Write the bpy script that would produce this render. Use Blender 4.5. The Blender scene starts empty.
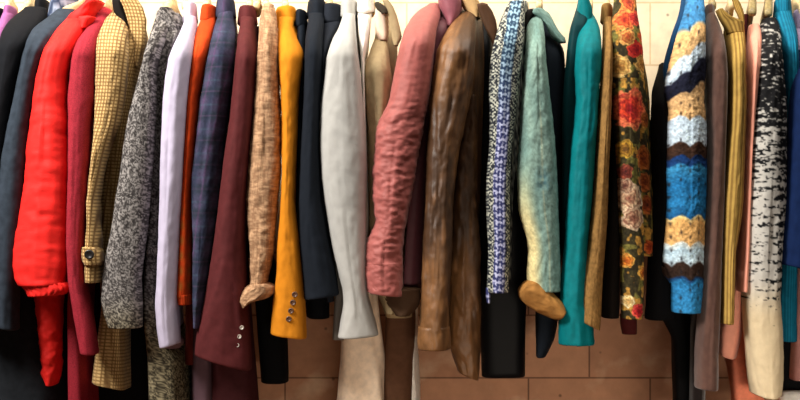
import bpy, bmesh, math
import numpy as np
from mathutils import Vector

# ------------------------------------------------------------------ basics
sc = bpy.context.scene
COL = sc.collection
CAM_Y, CAM_Z = -3.0, 1.25
RAIL_Y = 0.20                      # depth of the clothes rail
PXM = 2.0 / 800                    # metres per photo pixel at depth 0
PI = math.pi

def sca(Y): return PXM * (Y - CAM_Y) / -CAM_Y
def wx(px, Y): return (px - 400.0) * sca(Y)
def wz(py, Y): return CAM_Z + (200.0 - py) * sca(Y)

def lin(c):
    c = np.asarray(c, float) / 255.0
    return np.where(c <= 0.04045, c / 12.92, ((c + 0.055) / 1.055) ** 2.4)

def hash2(ix, iy, seed=0):
    h = (ix.astype(np.int64) * 374761393 + iy.astype(np.int64) * 668265263 + seed * 982451653) & 0xFFFFFFFF
    h = ((h ^ (h >> 13)) * 1274126177) & 0xFFFFFFFF
    h = h ^ (h >> 16)
    return (h & 0xFFFF) / 65535.0

def vnoise(x, y, seed=0):
    x = np.asarray(x, float); y = np.asarray(y, float)
    x, y = np.broadcast_arrays(x, y)
    ix = np.floor(x); iy = np.floor(y); fx = x - ix; fy = y - iy
    fx = fx * fx * (3 - 2 * fx); fy = fy * fy * (3 - 2 * fy)
    a = hash2(ix, iy, seed); b = hash2(ix + 1, iy, seed); c = hash2(ix, iy + 1, seed); d = hash2(ix + 1, iy + 1, seed)
    return (a * (1 - fx) + b * fx) * (1 - fy) + (c * (1 - fx) + d * fx) * fy

def fbm(x, y, seed=0, o=3):
    s = 0; a = 0.5; t = 0
    for k in range(o):
        s = s + a * vnoise(x * 2 ** k, y * 2 ** k, seed + k * 17); t += a; a *= 0.5
    return s / t

def mix(a, b, f):
    f = np.clip(np.asarray(f, float), 0, 1)[..., None]
    return np.asarray(a, float) * (1 - f) + np.asarray(b, float) * f

def sstep(a, b, x):
    t = np.clip((np.asarray(x, float) - a) / (b - a), 0, 1)
    return t * t * (3 - 2 * t)

# ------------------------------------------------------------------ materials
def fabric(name, rgb=None, rough=0.85, sheen=0.0, weave=900.0, bump=0.25, mottle=0.12, mscale=60.0, spec=0.12):
    m = bpy.data.materials.new(name); m.use_nodes = True
    nt = m.node_tree; N = nt.nodes; L = nt.links
    b = N['Principled BSDF']
    b.inputs['Roughness'].default_value = rough
    b.inputs['Specular IOR Level'].default_value = spec
    b.inputs['Sheen Weight'].default_value = sheen
    b.inputs['Sheen Roughness'].default_value = 0.5
    tc = N.new('ShaderNodeTexCoord')
    if rgb is None:
        src = N.new('ShaderNodeAttribute'); src.attribute_name = 'Col'; out = src.outputs['Color']
    else:
        src = N.new('ShaderNodeRGB'); src.outputs[0].default_value = (*lin(rgb), 1); out = src.outputs[0]
    n = N.new('ShaderNodeTexNoise'); n.inputs['Scale'].default_value = mscale; n.inputs['Detail'].default_value = 4
    L.new(tc.outputs['Object'], n.inputs['Vector'])
    mr = N.new('ShaderNodeMapRange'); mr.inputs['From Min'].default_value = 0.3; mr.inputs['From Max'].default_value = 0.7
    mr.inputs['To Min'].default_value = 1 - mottle; mr.inputs['To Max'].default_value = 1 + mottle
    L.new(n.outputs['Fac'], mr.inputs['Value'])
    mx = N.new('ShaderNodeMix'); mx.data_type = 'RGBA'; mx.blend_type = 'MULTIPLY'; mx.inputs['Factor'].default_value = 1
    L.new(out, mx.inputs[6]); L.new(mr.outputs[0], mx.inputs[7])
    L.new(mx.outputs[2], b.inputs['Base Color'])
    n2 = N.new('ShaderNodeTexNoise'); n2.inputs['Scale'].default_value = weave; n2.inputs['Detail'].default_value = 2
    L.new(tc.outputs['Object'], n2.inputs['Vector'])
    bp = N.new('ShaderNodeBump'); bp.inputs['Strength'].default_value = bump; bp.inputs['Distance'].default_value = 0.002
    L.new(n2.outputs['Fac'], bp.inputs['Height']); L.new(bp.outputs[0], b.inputs['Normal'])
    return m

def simple(name, rgb, rough=0.5, metal=0.0, spec=0.5):
    m = bpy.data.materials.new(name); m.use_nodes = True
    nt = m.node_tree; N = nt.nodes; L = nt.links; b = N['Principled BSDF']
    b.inputs['Roughness'].default_value = rough; b.inputs['Metallic'].default_value = metal
    b.inputs['Specular IOR Level'].default_value = spec
    tc = N.new('ShaderNodeTexCoord'); n = N.new('ShaderNodeTexNoise'); n.inputs['Scale'].default_value = 40
    L.new(tc.outputs['Object'], n.inputs['Vector'])
    r = N.new('ShaderNodeValToRGB')
    c = lin(rgb)
    r.color_ramp.elements[0].color = (*(c * 0.88), 1); r.color_ramp.elements[1].color = (*np.minimum(c * 1.1, 1), 1)
    L.new(n.outputs['Fac'], r.inputs[0]); L.new(r.outputs[0], b.inputs['Base Color'])
    return m

def wood_mat(name, a, bcol):
    m = bpy.data.materials.new(name); m.use_nodes = True
    nt = m.node_tree; N = nt.nodes; L = nt.links; b = N['Principled BSDF']
    b.inputs['Roughness'].default_value = 0.45
    tc = N.new('ShaderNodeTexCoord'); mp = N.new('ShaderNodeMapping'); mp.inputs['Scale'].default_value = (60, 4, 60)
    n = N.new('ShaderNodeTexNoise'); n.inputs['Scale'].default_value = 3; n.inputs['Detail'].default_value = 5
    L.new(tc.outputs['Object'], mp.inputs[0]); L.new(mp.outputs[0], n.inputs['Vector'])
    r = N.new('ShaderNodeValToRGB')
    r.color_ramp.elements[0].color = (*lin(a), 1); r.color_ramp.elements[1].color = (*lin(bcol), 1)
    r.color_ramp.elements[0].position = 0.35; r.color_ramp.elements[1].position = 0.65
    L.new(n.outputs['Fac'], r.inputs[0]); L.new(r.outputs[0], b.inputs['Base Color'])
    return m

# ------------------------------------------------------------------ objects
def empty(name, loc, label, cat, group=None):
    o = bpy.data.objects.new(name, None); COL.objects.link(o)
    o.location = loc; o.empty_display_size = 0.05
    o['label'] = label; o['category'] = cat
    if group: o['group'] = group
    return o

def link_mesh(name, verts, faces, mat, parent=None, colors=None, smooth=True, origin=None):
    org = np.zeros(3)
    if parent is not None:
        p = parent
        while p is not None: org = org + np.array(p.location); p = p.parent
    v = np.asarray(verts, float) - org
    me = bpy.data.meshes.new(name)
    me.from_pydata([tuple(q) for q in v], [], faces)
    if colors is not None:
        at = me.color_attributes.new('Col', 'FLOAT_COLOR', 'POINT')
        buf = np.ones((len(v), 4), np.float32); buf[:, :3] = lin(colors)
        at.data.foreach_set('color', buf.ravel())
    me.polygons.foreach_set('use_smooth', [smooth] * len(me.polygons))
    me.update()
    o = bpy.data.objects.new(name, me); COL.objects.link(o)
    me.materials.append(mat)
    if parent is not None: o.parent = parent
    return o

def grid_faces(nr, nt, off=0, flip=False):
    f = []
    for i in range(nr - 1):
        a = off + i * nt; b = a + nt
        for j in range(nt):
            k = (j + 1) % nt
            f.append((a + j, b + j, b + k, a + k) if not flip else (a + j, a + k, b + k, b + j))
    return f

def curve(contour, rows):
    c = np.array(contour, float)
    def sm(v):
        o = np.interp(rows, c[:, 0], v)
        w = max(3, int(len(rows) * 0.02) | 1)
        k = np.hanning(w + 2); k /= k.sum()
        p = np.pad(o, (len(k) // 2,), mode='edge')
        # keep the end slopes
        return np.convolve(p, k, 'valid')[:len(o)]
    return sm(c[:, 1]), sm(c[:, 2])

def sleeve_mesh(S, depth=0.0, ycol=0.14, sh=45, ry=0.05, nt=64, step=2.0, seed=1, fold=0.004, wrinkle=0.0015,
                fx=0.10, fy=0.012, wx_=0.16, wy_=0.10, tilt=0.0, colf=None, rib=0, ribamp=0.0, n=2.2, lining=0.05,
                arc=0.0, cup=0.0, puff=None, wr=None):
    """a cloth tube that runs from the neck over the shoulder and down to its hem; S lists (y, left, right) in photo pixels"""
    y0, y1 = S[0][0], S[-1][0]
    rows = np.linspace(y0, y1, max(8, int((y1 - y0) / step)))
    xl, xr = curve(S, rows)
    cx = (xl + xr) / 2; hw = np.maximum((xr - xl) / 2, 0.6)
    t = np.clip((rows - y0) / sh, 0, 1) if sh > 0 else np.ones_like(rows)
    Yc = depth + ycol * (1 - np.sin(t * PI / 2))
    Ry = ry * (0.55 + 0.45 * np.sin(t * PI / 2))
    th = np.linspace(0, 2 * PI, nt, endpoint=False) - PI / 2
    ct, st = np.cos(th), np.sin(th)
    p = np.sign(ct) * np.abs(ct) ** (2 / n); q = np.sign(st) * np.abs(st) ** (2 / n)
    P = np.broadcast_to(p, (len(rows), nt)); Q = np.broadcast_to(q, (len(rows), nt))
    R = np.broadcast_to(rows[:, None], P.shape)
    w = sstep(0.72, 1.0, (rows - y0) / (y1 - y0))[:, None]
    yy = R + w * (tilt * P + arc * (1 - P ** 2) * (-Q))
    px = cx[:, None] + hw[:, None] * P
    arcl = th[None, :] * (hw[:, None] + Ry[:, None] / PXM) / 2
    f1 = fbm(arcl * fx + seed * 7.3, yy * fy + 0.012 * px, seed, 2) - 0.5
    f2 = fbm(arcl * wx_ + 0.35 * yy * wy_ + seed, yy * wy_ - 0.3 * arcl * wx_, seed + 5, 3) - 0.5
    env = sstep(0, 0.12, (rows - y0) / (y1 - y0))[:, None]
    W = wrinkle if wr is None else wrinkle * (0.15 + 0.85 * sstep(wr[0], wr[1], R))
    D = env * (fold * 2 * f1 + W * 2 * f2)
    if rib:
        D = D + ribamp * np.cos(th * rib)[None, :]
    if puff is not None:
        D = D + puff(px, yy, P)
    Yv = Yc[:, None] + (Ry[:, None] + D) * Q
    X = wx(px, Yc[:, None]) + D * P * 0.6
    Z = wz(yy, Yc[:, None])
    V = np.stack([X, Yv, Z], -1)
    verts = list(V.reshape(-1, 3)); faces = grid_faces(len(rows), nt)
    nr = len(rows)
    # closed top
    c = len(verts); verts.append(V[0].mean(0) + np.array([0, 0, 0.004]))
    faces += [(c, j, (j + 1) % nt) for j in range(nt)]
    cols = None
    if colf is not None:
        fr = colf(px, yy, px - cx[:, None], P, Q)
        fr = np.clip(np.broadcast_to(fr, P.shape + (3,)), 2, 252)
        cols = list(fr.reshape(-1, 3)); cols.append(fr[0].mean(0))
    # hem turned inside
    if lining > 0:
        last = V[-1]; ctr = last.mean(0)
        prev = (nr - 1) * nt
        for sc_, dz in ((0.97, -0.0025), (0.86, 0.0), (0.82, lining * 0.5), (0.75, lining)):
            ring = ctr + (last - ctr) * np.array([sc_, sc_, 1]) + np.array([0, 0, dz])
            b = len(verts); verts += list(ring)
            if cols is not None: cols += list(fr[-1])
            for j in range(nt):
                k = (j + 1) % nt; faces.append((prev + j, b + j, b + k, prev + k))
            prev = b
        b = len(verts); verts.append(ctr + np.array([0, 0, lining])); 
        if cols is not None: cols.append(fr[-1].mean(0))
        faces += [(prev + j, b, prev + (j + 1) % nt) for j in range(nt)]
    return np.array(verts), faces, (np.array(cols) if cols is not None else None)

def body_mesh(B, k, depth=0.0, sh=40, nt=56, step=5.0, seed=1, fold=0.004, colf=None, yfront=0.075, back=0.36, tr=0.017, tilt=0):
    """torso of a garment seen edge-on: runs back from the near shoulder to the far one"""
    y0, y1 = B[0][0], B[-1][0]
    rows = np.linspace(y0, y1, max(8, int((y1 - y0) / step)))
    xl, xr = curve(B, rows)
    cx = (xl + xr) / 2; hw = np.maximum((xr - xl) / 2, 0.6)
    t = np.clip((rows - y0) / sh, 0, 1)
    s = 1 - np.sin(t * PI / 2)
    Yf = depth + yfront + (0.15 - yfront) * s
    Yb = back - (back - 0.25) * s
    th = np.linspace(0, 2 * PI, nt, endpoint=False) - PI / 2
    n = 3.6
    ct, st = np.cos(th), np.sin(th)
    p = np.sign(ct) * np.abs(ct) ** (2 / n); q = np.sign(st) * np.abs(st) ** (2 / n)
    P = np.broadcast_to(p, (len(rows), nt)); Q = np.broadcast_to(q, (len(rows), nt))
    u = (Q + 1) / 2
    Y = Yf[:, None] + u * (Yb - Yf)[:, None]
    X0 = wx(cx, Yf)[:, None]; t0 = (hw * sca(Yf))[:, None]
    ym = RAIL_Y
    X = X0 + k * np.minimum(Y - Yf[:, None], np.maximum(ym - Yf[:, None], 0.01)) + 0.5 * k * np.maximum(Y - ym, 0)
    us = sstep(0.15, 1.0, u); T = 1.03 * t0 * (1 - us) + np.minimum(t0, tr) * us
    yy = np.broadcast_to(rows[:, None], P.shape)
    wv = sstep(0.8, 1, (rows - y0) / (y1 - y0))[:, None]
    yy = yy + wv * tilt * P
    f1 = fbm(Y * 24 + P * 1.5 + seed * 3.1, yy * 0.012, seed, 2) - 0.5
    D = fold * 2 * f1 * sstep(0, 0.15, (rows - y0) / (y1 - y0))[:, None]
    X = X + P * T + D * P
    Yv = Y + D * np.where(Q < -0.5, Q, 0)
    Z = wz(yy, Yf[:, None])
    V = np.stack([X, Yv, Z], -1)
    verts = list(V.reshape(-1, 3)); faces = grid_faces(len(rows), nt); nr = len(rows)
    c = len(verts); verts.append(V[0].mean(0)); faces += [(c, j, (j + 1) % nt) for j in range(nt)]
    cols = None
    if colf is not None:
        px = cx[:, None] + hw[:, None] * P + u * (Yb - Yf)[:, None] / PXM
        fr = np.clip(np.broadcast_to(colf(px, yy, px - cx[:, None], P, Q), P.shape + (3,)), 2, 252)
        cols = list(fr.reshape(-1, 3)); cols.append(fr[0].mean(0))
    last = V[-1]; ctr = last.mean(0); prev = (nr - 1) * nt
    for sc_, dz in ((0.93, -0.002), (0.85, 0.03)):
        ring = ctr + (last - ctr) * np.array([sc_, sc_, 1]) + np.array([0, 0, dz])
        b = len(verts); verts += list(ring)
        if cols is not None: cols += list(fr[-1])
        for j in range(nt):
            kk = (j + 1) % nt; faces.append((prev + j, b + j, b + kk, prev + kk))
        prev = b
    b = len(verts); verts.append(ctr + np.array([0, 0, 0.03]))
    if cols is not None: cols.append(fr[-1].mean(0))
    faces += [(prev + j, b, prev + (j + 1) % nt) for j in range(nt)]
    return np.array(verts), faces, (np.array(cols) if cols is not None else None)

def collar_mesh(xl, xr, yt, yb, k=0.0, Yc=0.172, ry=0.060, nt=48, colf=None, drop=4.0, slope=0.0, seed=0):
    """folded collar round the neck: inner stand, fold and outer fall"""
    cx = (xl + xr) / 2; hw = (xr - xl) / 2; h = yb - yt
    prof = [(0.62, yt + h * 0.9), (0.70, yt + h * 0.4), (0.78, yt + 0.08 * h), (0.87, yt), (0.95, yt + 0.10 * h), (1.01, yt + 0.32 * h),
            (1.06, yt + 0.6 * h), (1.12, yt + 0.86 * h), (1.14, yb), (1.08, yb + 0.5), (0.93, yb - 0.5), (0.86, yb - 0.1 * h - 1)]
    th = np.linspace(0, 2 * PI, nt, endpoint=False) - PI / 2
    verts = []; cols = []
    for s, y in prof:
        f = (y - yt) / h
        wob = 0.03 * np.sin(3 * th + seed) 
        P = np.cos(th) * s; Q = np.sin(th) * s * (1 + wob)
        px = cx + hw * P
        yy = y + drop * f * np.maximum(-np.sin(th), 0) ** 1.5 + slope * np.cos(th) * f
        Y = Yc + ry * Q
        X = wx(px, Yc) + k * (Y - Yc)
        Z = wz(yy, Yc)
        verts += list(np.stack([X, Y, Z], -1))
        if colf is not None:
            cols += list(np.clip(np.broadcast_to(colf(px, yy, px - cx, np.cos(th), Q), (nt, 3)), 2, 252))
    return np.array(verts), grid_faces(len(prof), nt, flip=True), (np.array(cols) if colf is not None else None)

def button(px, py, Y, r, mat, parent, name='button'):
    bm = bmesh.new()
    prof = [(0.0, -0.0035), (0.55, -0.0035), (0.72, -0.005), (0.92, -0.005), (1.0, -0.003), (1.0, 0.002), (0, 0.003)]
    nt = 20; vs = []
    c = np.array([wx(px, Y), Y, wz(py, Y)])
    verts = []; faces = []
    for rr, d in prof:
        for j in range(nt):
            a = 2 * PI * j / nt
            verts.append(c + np.array([rr * r * math.cos(a), d, rr * r * math.sin(a)]))
    faces = grid_faces(len(prof), nt)
    return link_mesh(name, verts, faces, mat, parent)

# ------------------------------------------------------------------ hangers and rail
NECK_PY = 5.0
NECK_Z = wz(NECK_PY, RAIL_Y)
RAIL_Z = NECK_Z + 0.062
wood = wood_mat('pale_beech', (205, 175, 125), (232, 205, 155))
wood_dark = wood_mat('olive_stained_wood', (140, 122, 78), (178, 158, 108))
steel = simple('hook_steel', (190, 188, 182), 0.3, 1.0)
def hanger(px, k, label, mat=None, drop=0.0, th=0.0075, half=0.050, fall=0.012):
    x0 = wx(px, RAIL_Y); zc = NECK_Z - drop
    r = empty('clothes_hanger', (x0, RAIL_Y, zc), label, 'hanger', 'hangers along the rail')
    M = 33; nt = 14; verts = []
    for i in range(M):
        s = -1 + 2 * i / (M - 1)
        Y = RAIL_Y + half * s
        z = zc + 0.002 - fall * abs(s) ** 1.3
        e = max(0.25, min(1, (1 - abs(s)) * 9 + 0.3))
        hz = (0.013 + 0.022 * math.exp(-(s / 0.22) ** 4)) * e; hx = (th + 0.002 * abs(s)) * (0.5 + 0.5 * e)
        X = x0 + k * (Y - RAIL_Y) * (1 if s < 0 else 0.5)
        for j in range(nt):
            a = 2 * PI * j / nt
            ca, sa = math.cos(a), math.sin(a)
            verts.append((X + hx * math.copysign(abs(ca) ** 0.7, ca), Y, z + hz * math.copysign(abs(sa) ** 0.7, sa)))
    faces = grid_faces(M, nt, flip=True)
    faces.append(tuple(range(nt))[::-1]); faces.append(tuple((M - 1) * nt + j for j in range(nt)))
    link_mesh('shoulder_bar', verts, faces, mat or wood, r)
    # hook: shank, then three quarters of a circle over the rail
    pts = [(x0, RAIL_Y, zc - 0.005)]
    R = 0.0165; cz = RAIL_Z
    n = 22
    pts.append((x0, RAIL_Y, cz - R - 0.012))
    for i in range(n):
        a = -PI / 2 + 0.12 + (1.45 * PI) * i / (n - 1)
        pts.append((x0, RAIL_Y + R * math.cos(a), cz + R * math.sin(a)))
    tube_mesh('hook', pts, 0.0019, steel, r)
    return r

def tube_mesh(name, pts, rad, mat, parent=None, nt=10, cap=True):
    pts = [Vector(p) for p in pts]; verts = []
    up = Vector((1, 0, 0))
    for i, p in enumerate(pts):
        d = (pts[min(i + 1, len(pts) - 1)] - pts[max(i - 1, 0)]).normalized()
        a = up if abs(d.dot(up)) < 0.95 else Vector((0, 0, 1))
        u = d.cross(a).normalized(); v = d.cross(u).normalized()
        for j in range(nt):
            t = 2 * PI * j / nt
            verts.append(p + rad * (math.cos(t) * u + math.sin(t) * v))
    faces = grid_faces(len(pts), nt)
    if cap:
        faces.append(tuple(range(nt))); faces.append(tuple((len(pts) - 1) * nt + j for j in range(nt))[::-1])
    return link_mesh(name, [tuple(v) for v in verts], faces, mat, parent)

# ------------------------------------------------------------------ a hanging garment
SEED = [3]
def garment(name, label, cat, col, S=None, B=None, collar=None, mat=None, d=0.0, hang=None, hanglabel=None, hmat=None,
            kfix=None, hem=None, colf=None, bcol=None, bmat=None, ccol=None, cmat=None, sh=45, ycol=0.13, bsh=40, collar_kw=None,
            skw=None, bkw=None, hdrop=0.0, hkw=None, yfront=None, **mk):
    SEED[0] += 1; seed = SEED[0]
    cxp = hang if hang is not None else (collar[0] + collar[1]) / 2
    xcol = wx(cxp, RAIL_Y)
    ref = S if S is not None else B
    ys = ref[0][0] + 45
    c = np.array(ref, float)
    xs = (np.interp(ys, c[:, 0], c[:, 1]) + np.interp(ys, c[:, 0], c[:, 2])) / 2
    k = (xcol - wx(xs, d)) / 0.2
    k = max(-0.12, min(0.42, k)) if kfix is None else kfix
    root = empty(name, (xcol, RAIL_Y, NECK_Z - 0.02), label, cat, None)
    m = mat or fabric(name + '_cloth', None if colf is not None else col, **mk)
    parts = {}
    if yfront is None: yfront = 0.075 if B is not None else 0.11
    if B is None and S is not None:
        e = (hem if hem is not None else S[-1][0] - 14)
        rows = [r for r in S if r[0] < e]
        B = []
        for y, a, b in rows + [(e, *[np.interp(e, c[:, 0], c[:, i]) for i in (1, 2)])]:
            w = b - a; B.append((y, a + 0.18 * w + 1.0, b - 0.10 * w))
    if B is not None:
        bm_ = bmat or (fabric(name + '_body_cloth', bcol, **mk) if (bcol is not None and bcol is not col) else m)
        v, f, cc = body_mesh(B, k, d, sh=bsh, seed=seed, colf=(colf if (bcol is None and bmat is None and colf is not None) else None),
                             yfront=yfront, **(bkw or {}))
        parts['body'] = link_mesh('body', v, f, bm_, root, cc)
    if S is not None:
        kw = dict(depth=d, seed=seed, sh=sh, ycol=ycol, colf=colf); kw.update(skw or {})
        v, f, cc = sleeve_mesh(S, **kw)
        parts['sleeve'] = link_mesh('sleeve', v, f, m, root, cc)
    if collar is not None:
        ck = dict(seed=seed, k=k); ck.update(collar_kw or {})
        cm = cmat or (fabric(name + '_collar_cloth', ccol, **mk) if ccol is not None else m)
        v, f, cc = collar_mesh(*collar, colf=(colf if (ccol is None and cmat is None) else None), **ck)
        parts['collar'] = link_mesh('collar', v, f, cm, root, cc)
    if hanglabel:
        hanger(cxp, k, hanglabel, hmat, hdrop, **(hkw or {}))
    return root, m, parts, k

def piece(nm, S, mat, parent, depth, ry=0.012, colf=None, **kw):
    a = dict(sh=0, ycol=0, ry=ry, depth=depth, fold=0.002, wrinkle=0.0008, lining=0.012, nt=40, step=2.0, seed=SEED[0] + 31)
    a.update(kw)
    v, f, c = sleeve_mesh(S, colf=colf, **a)
    return link_mesh(nm, v, f, mat, parent, c)

black_button = simple('black_button', (30, 27, 26), 0.3)
brown_button = simple('brown_button', (92, 62, 45), 0.3)
pearl_button = simple('grey_button', (190, 178, 165), 0.25)

# ---- woven and printed patterns, in fabric units of 2.5 mm (dx across the cloth, y down it)
def pat_check(px, y, dx, P, Q):
    a = 0.5 + 0.5 * np.cos(2 * PI * (dx * 1.0 + y * 0.05) / 3.2)
    b = 0.5 + 0.5 * np.cos(2 * PI * (y - dx * 0.05) / 3.5)
    f = np.maximum(a ** 2.0, b ** 2.0) * 0.8 + 0.25 * (fbm(dx * 0.5, y * 0.5, 3) - 0.5)
    return mix((226, 190, 128), (92, 62, 30), f)
def pat_tweed(px, y, dx, P, Q):
    f = 0.7 * vnoise(dx / 0.95 + 40, y / 0.95, 5) + 0.3 * vnoise(dx / 2.0, y / 2.0 + 9, 6)
    f = sstep(0.28, 0.78, f)
    warm = sstep(285, 345, y)
    return mix(mix((56, 52, 51), (156, 150, 146), f), mix((50, 44, 34), (156, 144, 114), f), warm)
def pat_plaid(px, y, dx, P, Q):
    u = dx + 0.10 * (y - 100)
    line = lambda v, p, o, w: np.exp(-(((v + o) / p - np.round((v + o) / p)) * p / w) ** 2)
    base = mix((64, 67, 88), (74, 62, 88), fbm(dx * 0.05, y * 0.04, 8))
    base = mix(base, (34, 46, 54), 0.85 * line(y, 24, 3, 5))
    base = mix(base, (36, 42, 60), 0.8 * line(u, 17, 2, 3.5))
    base = mix(base, (108, 62, 104), 0.35 * line(u, 17, 9, 0.9))
    base = mix(base, (66, 94, 104), 0.35 * line(y, 24, 14, 0.9))
    base = mix(base, (104, 72, 104), 0.4 * line(y, 24, 3, 0.8))
    return base * (0.9 + 0.2 * vnoise(dx / 1.3, y / 1.3, 2))[..., None]
def pat_linen(px, y, dx, P, Q):
    f = 0.5 * fbm(dx * 0.22, y * 0.9, 4, 3) + 0.35 * fbm(dx * 0.9, y * 0.12, 7, 2) + 0.15 * vnoise(dx / 1.2, y / 1.2, 3)
    return mix((144, 108, 80), (194, 154, 118), sstep(0.32, 0.68, f))
def pat_geo(px, y, dx, P, Q):
    c = np.abs(dx + 0.4)
    f = sstep(-0.35, 0.55, 0.45 * np.cos(2 * PI * y / 7.4 + 0.8 * np.cos(2 * PI * c / 5.0)) + 0.35 * np.cos(2 * PI * y / 3.7 + PI * (c > 2.6))
              + 0.35 * np.cos(2 * PI * dx / 3.6) + 1.0 * (vnoise(dx / 1.3, y / 1.3, 4) - 0.5))
    blue = mix((188, 190, 222), (150, 180, 198), sstep(150, 40, y))
    mid = mix(mix((50, 54, 98), (38, 60, 82), sstep(150, 40, y)), blue, f)
    g = vnoise(dx / 1.1 + 3, y / 1.1, 9) * 0.65 + 0.35 * (0.5 + 0.5 * np.cos(2 * PI * y / 3.7) * np.cos(2 * PI * dx / 3.7))
    edge = mix((34, 37, 44), (190, 190, 174), sstep(0.36, 0.72, g))
    return mix(mid, edge, sstep(5.0, 6.6, c + 1.2 * (vnoise(y / 8, dx * 0, 2) - 0.5)))
def pat_denim(px, y, dx, P, Q):
    f = fbm(dx * 0.12, y * 0.03, 11, 3)
    base = mix((98, 128, 122), (156, 180, 164), f)
    base = mix(base, (112, 144, 138), sstep(120, 200, y) * 0.5)
    fade = sstep(150, 235, y) * sstep(-0.05, -0.75, P)
    base = mix(base, (226, 208, 150), fade * 0.95)
    seam = np.exp(-((P - 0.12 - 0.0006 * (y - 100)) / 0.05) ** 2) * sstep(90, 130, y)
    base = mix(base, (196, 196, 160), 0.5 * seam)
    pch = np.exp(-(((dx - 4) / 6) ** 2 + ((y - 182) / 14) ** 2)) * vnoise(dx / 2, y / 3, 3)
    base = mix(base, (64, 104, 118), 0.9 * pch)
    return base * (0.9 + 0.2 * vnoise(dx / 1.1, y / 1.6, 5))[..., None]
def pat_leather(px, y, dx, P, Q):
    f = fbm(dx * 0.07, y * 0.014, 21, 4)
    base = mix((70, 46, 27), (120, 82, 48), sstep(0.3, 0.7, f))
    return mix(base, (148, 102, 60), 0.4 * sstep(0.6, 0.75, fbm(dx * 0.2, y * 0.03, 23, 3)))
def pat_tealcord(px, y, dx, P, Q):
    a = 0.5 + 0.5 * np.cos(2 * PI * dx / 2.3)
    return mix((14, 92, 122), (24, 122, 152), a)
def pat_olive(px, y, dx, P, Q):
    f = 0.6 * vnoise(dx / 1.0, y / 1.6, 5) + 0.4 * fbm(dx * 0.2, y * 0.05, 6)
    return mix((104, 76, 40), (168, 126, 72), f)
def pat_suede(px, y, dx, P, Q):
    return mix((76, 51, 44), (102, 73, 62), fbm(dx * 0.25, y * 0.1, 6, 4))
def pat_ribknit(px, y, dx, P, Q):
    a = 0.5 + 0.5 * np.cos(2 * PI * (P * 11.5) / 4.6)
    return mix((138, 108, 54), (186, 150, 78), sstep(0.1, 0.75, a))
def pat_fadeknit(px, y, dx, P, Q):
    n = 0.5 * vnoise(dx / 2.2, y / 1.4, 3) + 0.5 * vnoise(dx / 5.0 + 7, y / 1.9, 4)
    n2 = 0.55 * vnoise(dx / 1.2, y / 1.2, 8) + 0.45 * vnoise(dx / 2.5, y / 2.5, 9)
    thr = np.interp(y, [20, 30, 60, 100, 125, 160, 230, 285, 306, 318], [0.70, 0.60, 0.60, 0.66, 0.50, 0.42, 0.36, 0.33, 0.20, 0.0])
    row = 0.10 * np.cos(2 * PI * y / 9.0)
    thr2 = thr + np.where(y > 105, row, 0)
    side = sstep(0.15, 0.5, P) * np.interp(y, [100, 140, 240, 300, 320], [0.0, 0.14, 0.12, 0.05, 0])
    f = sstep(-0.10, 0.10, n * 0.75 + n2 * 0.25 - thr2 - side)
    light = mix((198, 194, 186), (218, 198, 162), sstep(270, 320, y))
    return mix((24, 24, 26), light, f)
def crochet_y(px, y):
    # the bands climb towards the right over the shoulder, then run level with a scalloped edge
    sl = np.interp(y, [20, 45, 80, 100, 110], [0.25, 0.75, 0.9, 0.35, 0.0])
    return y + sl * (px - 690)
def pat_crochet(px, y, dx, P, Q):
    yy = crochet_y(px, y) + 5.0 * np.abs(np.sin(PI * (px - 668) / 17.0)) - 2.8 + 1.2 * (vnoise(px / 3, y / 3, 3) - 0.5)
    stops = [(-20, (64, 128, 176)), (26, (58, 122, 172)), (30, (226, 180, 122)), (50, (228, 184, 128)), (52, (204, 222, 236)), (66, (204, 224, 240)),
             (68, (26, 28, 46)), (89, (26, 28, 44)), (91, (228, 184, 130)), (118, (230, 184, 126)), (120, (200, 220, 236)), (144, (206, 224, 238)),
             (146, (62, 40, 28)), (157, (56, 38, 30)), (158, (22, 52, 104)), (165, (22, 60, 112)), (167, (58, 140, 188)), (184, (34, 112, 168)), (206, (40, 122, 178)), (216, (28, 92, 146)),
             (218, (244, 210, 140)), (222, (224, 172, 104)), (242, (226, 176, 112)), (244, (226, 234, 228)), (250, (190, 218, 234)), (262, (200, 222, 234)),
             (264, (60, 42, 34)), (276, (52, 38, 32)), (278, (28, 60, 104)), (282, (44, 124, 180)), (330, (52, 136, 190))]
    k = np.array([s[0] for s in stops], float); c = np.array([s[1] for s in stops], float)
    col = np.stack([np.interp(yy, k, c[:, i]) for i in range(3)], -1)
    n = vnoise(px / 1.4, y / 1.6, 12)
    col = col * (0.82 + 0.34 * n)[..., None]
    # openwork holes
    hx = (px - 668) / 8.5; hy = yy / 13.0
    hole = np.exp(-(((hx - np.round(hx)) * 8.5 / 1.0) ** 2 + ((hy - np.round(hy)) * 13.0 / 2.0) ** 2))
    return mix(col, (34, 30, 34), 0.8 * hole * (vnoise(np.round(hx) * 1.7, np.round(hy) * 2.3, 2) > 0.35))
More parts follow.
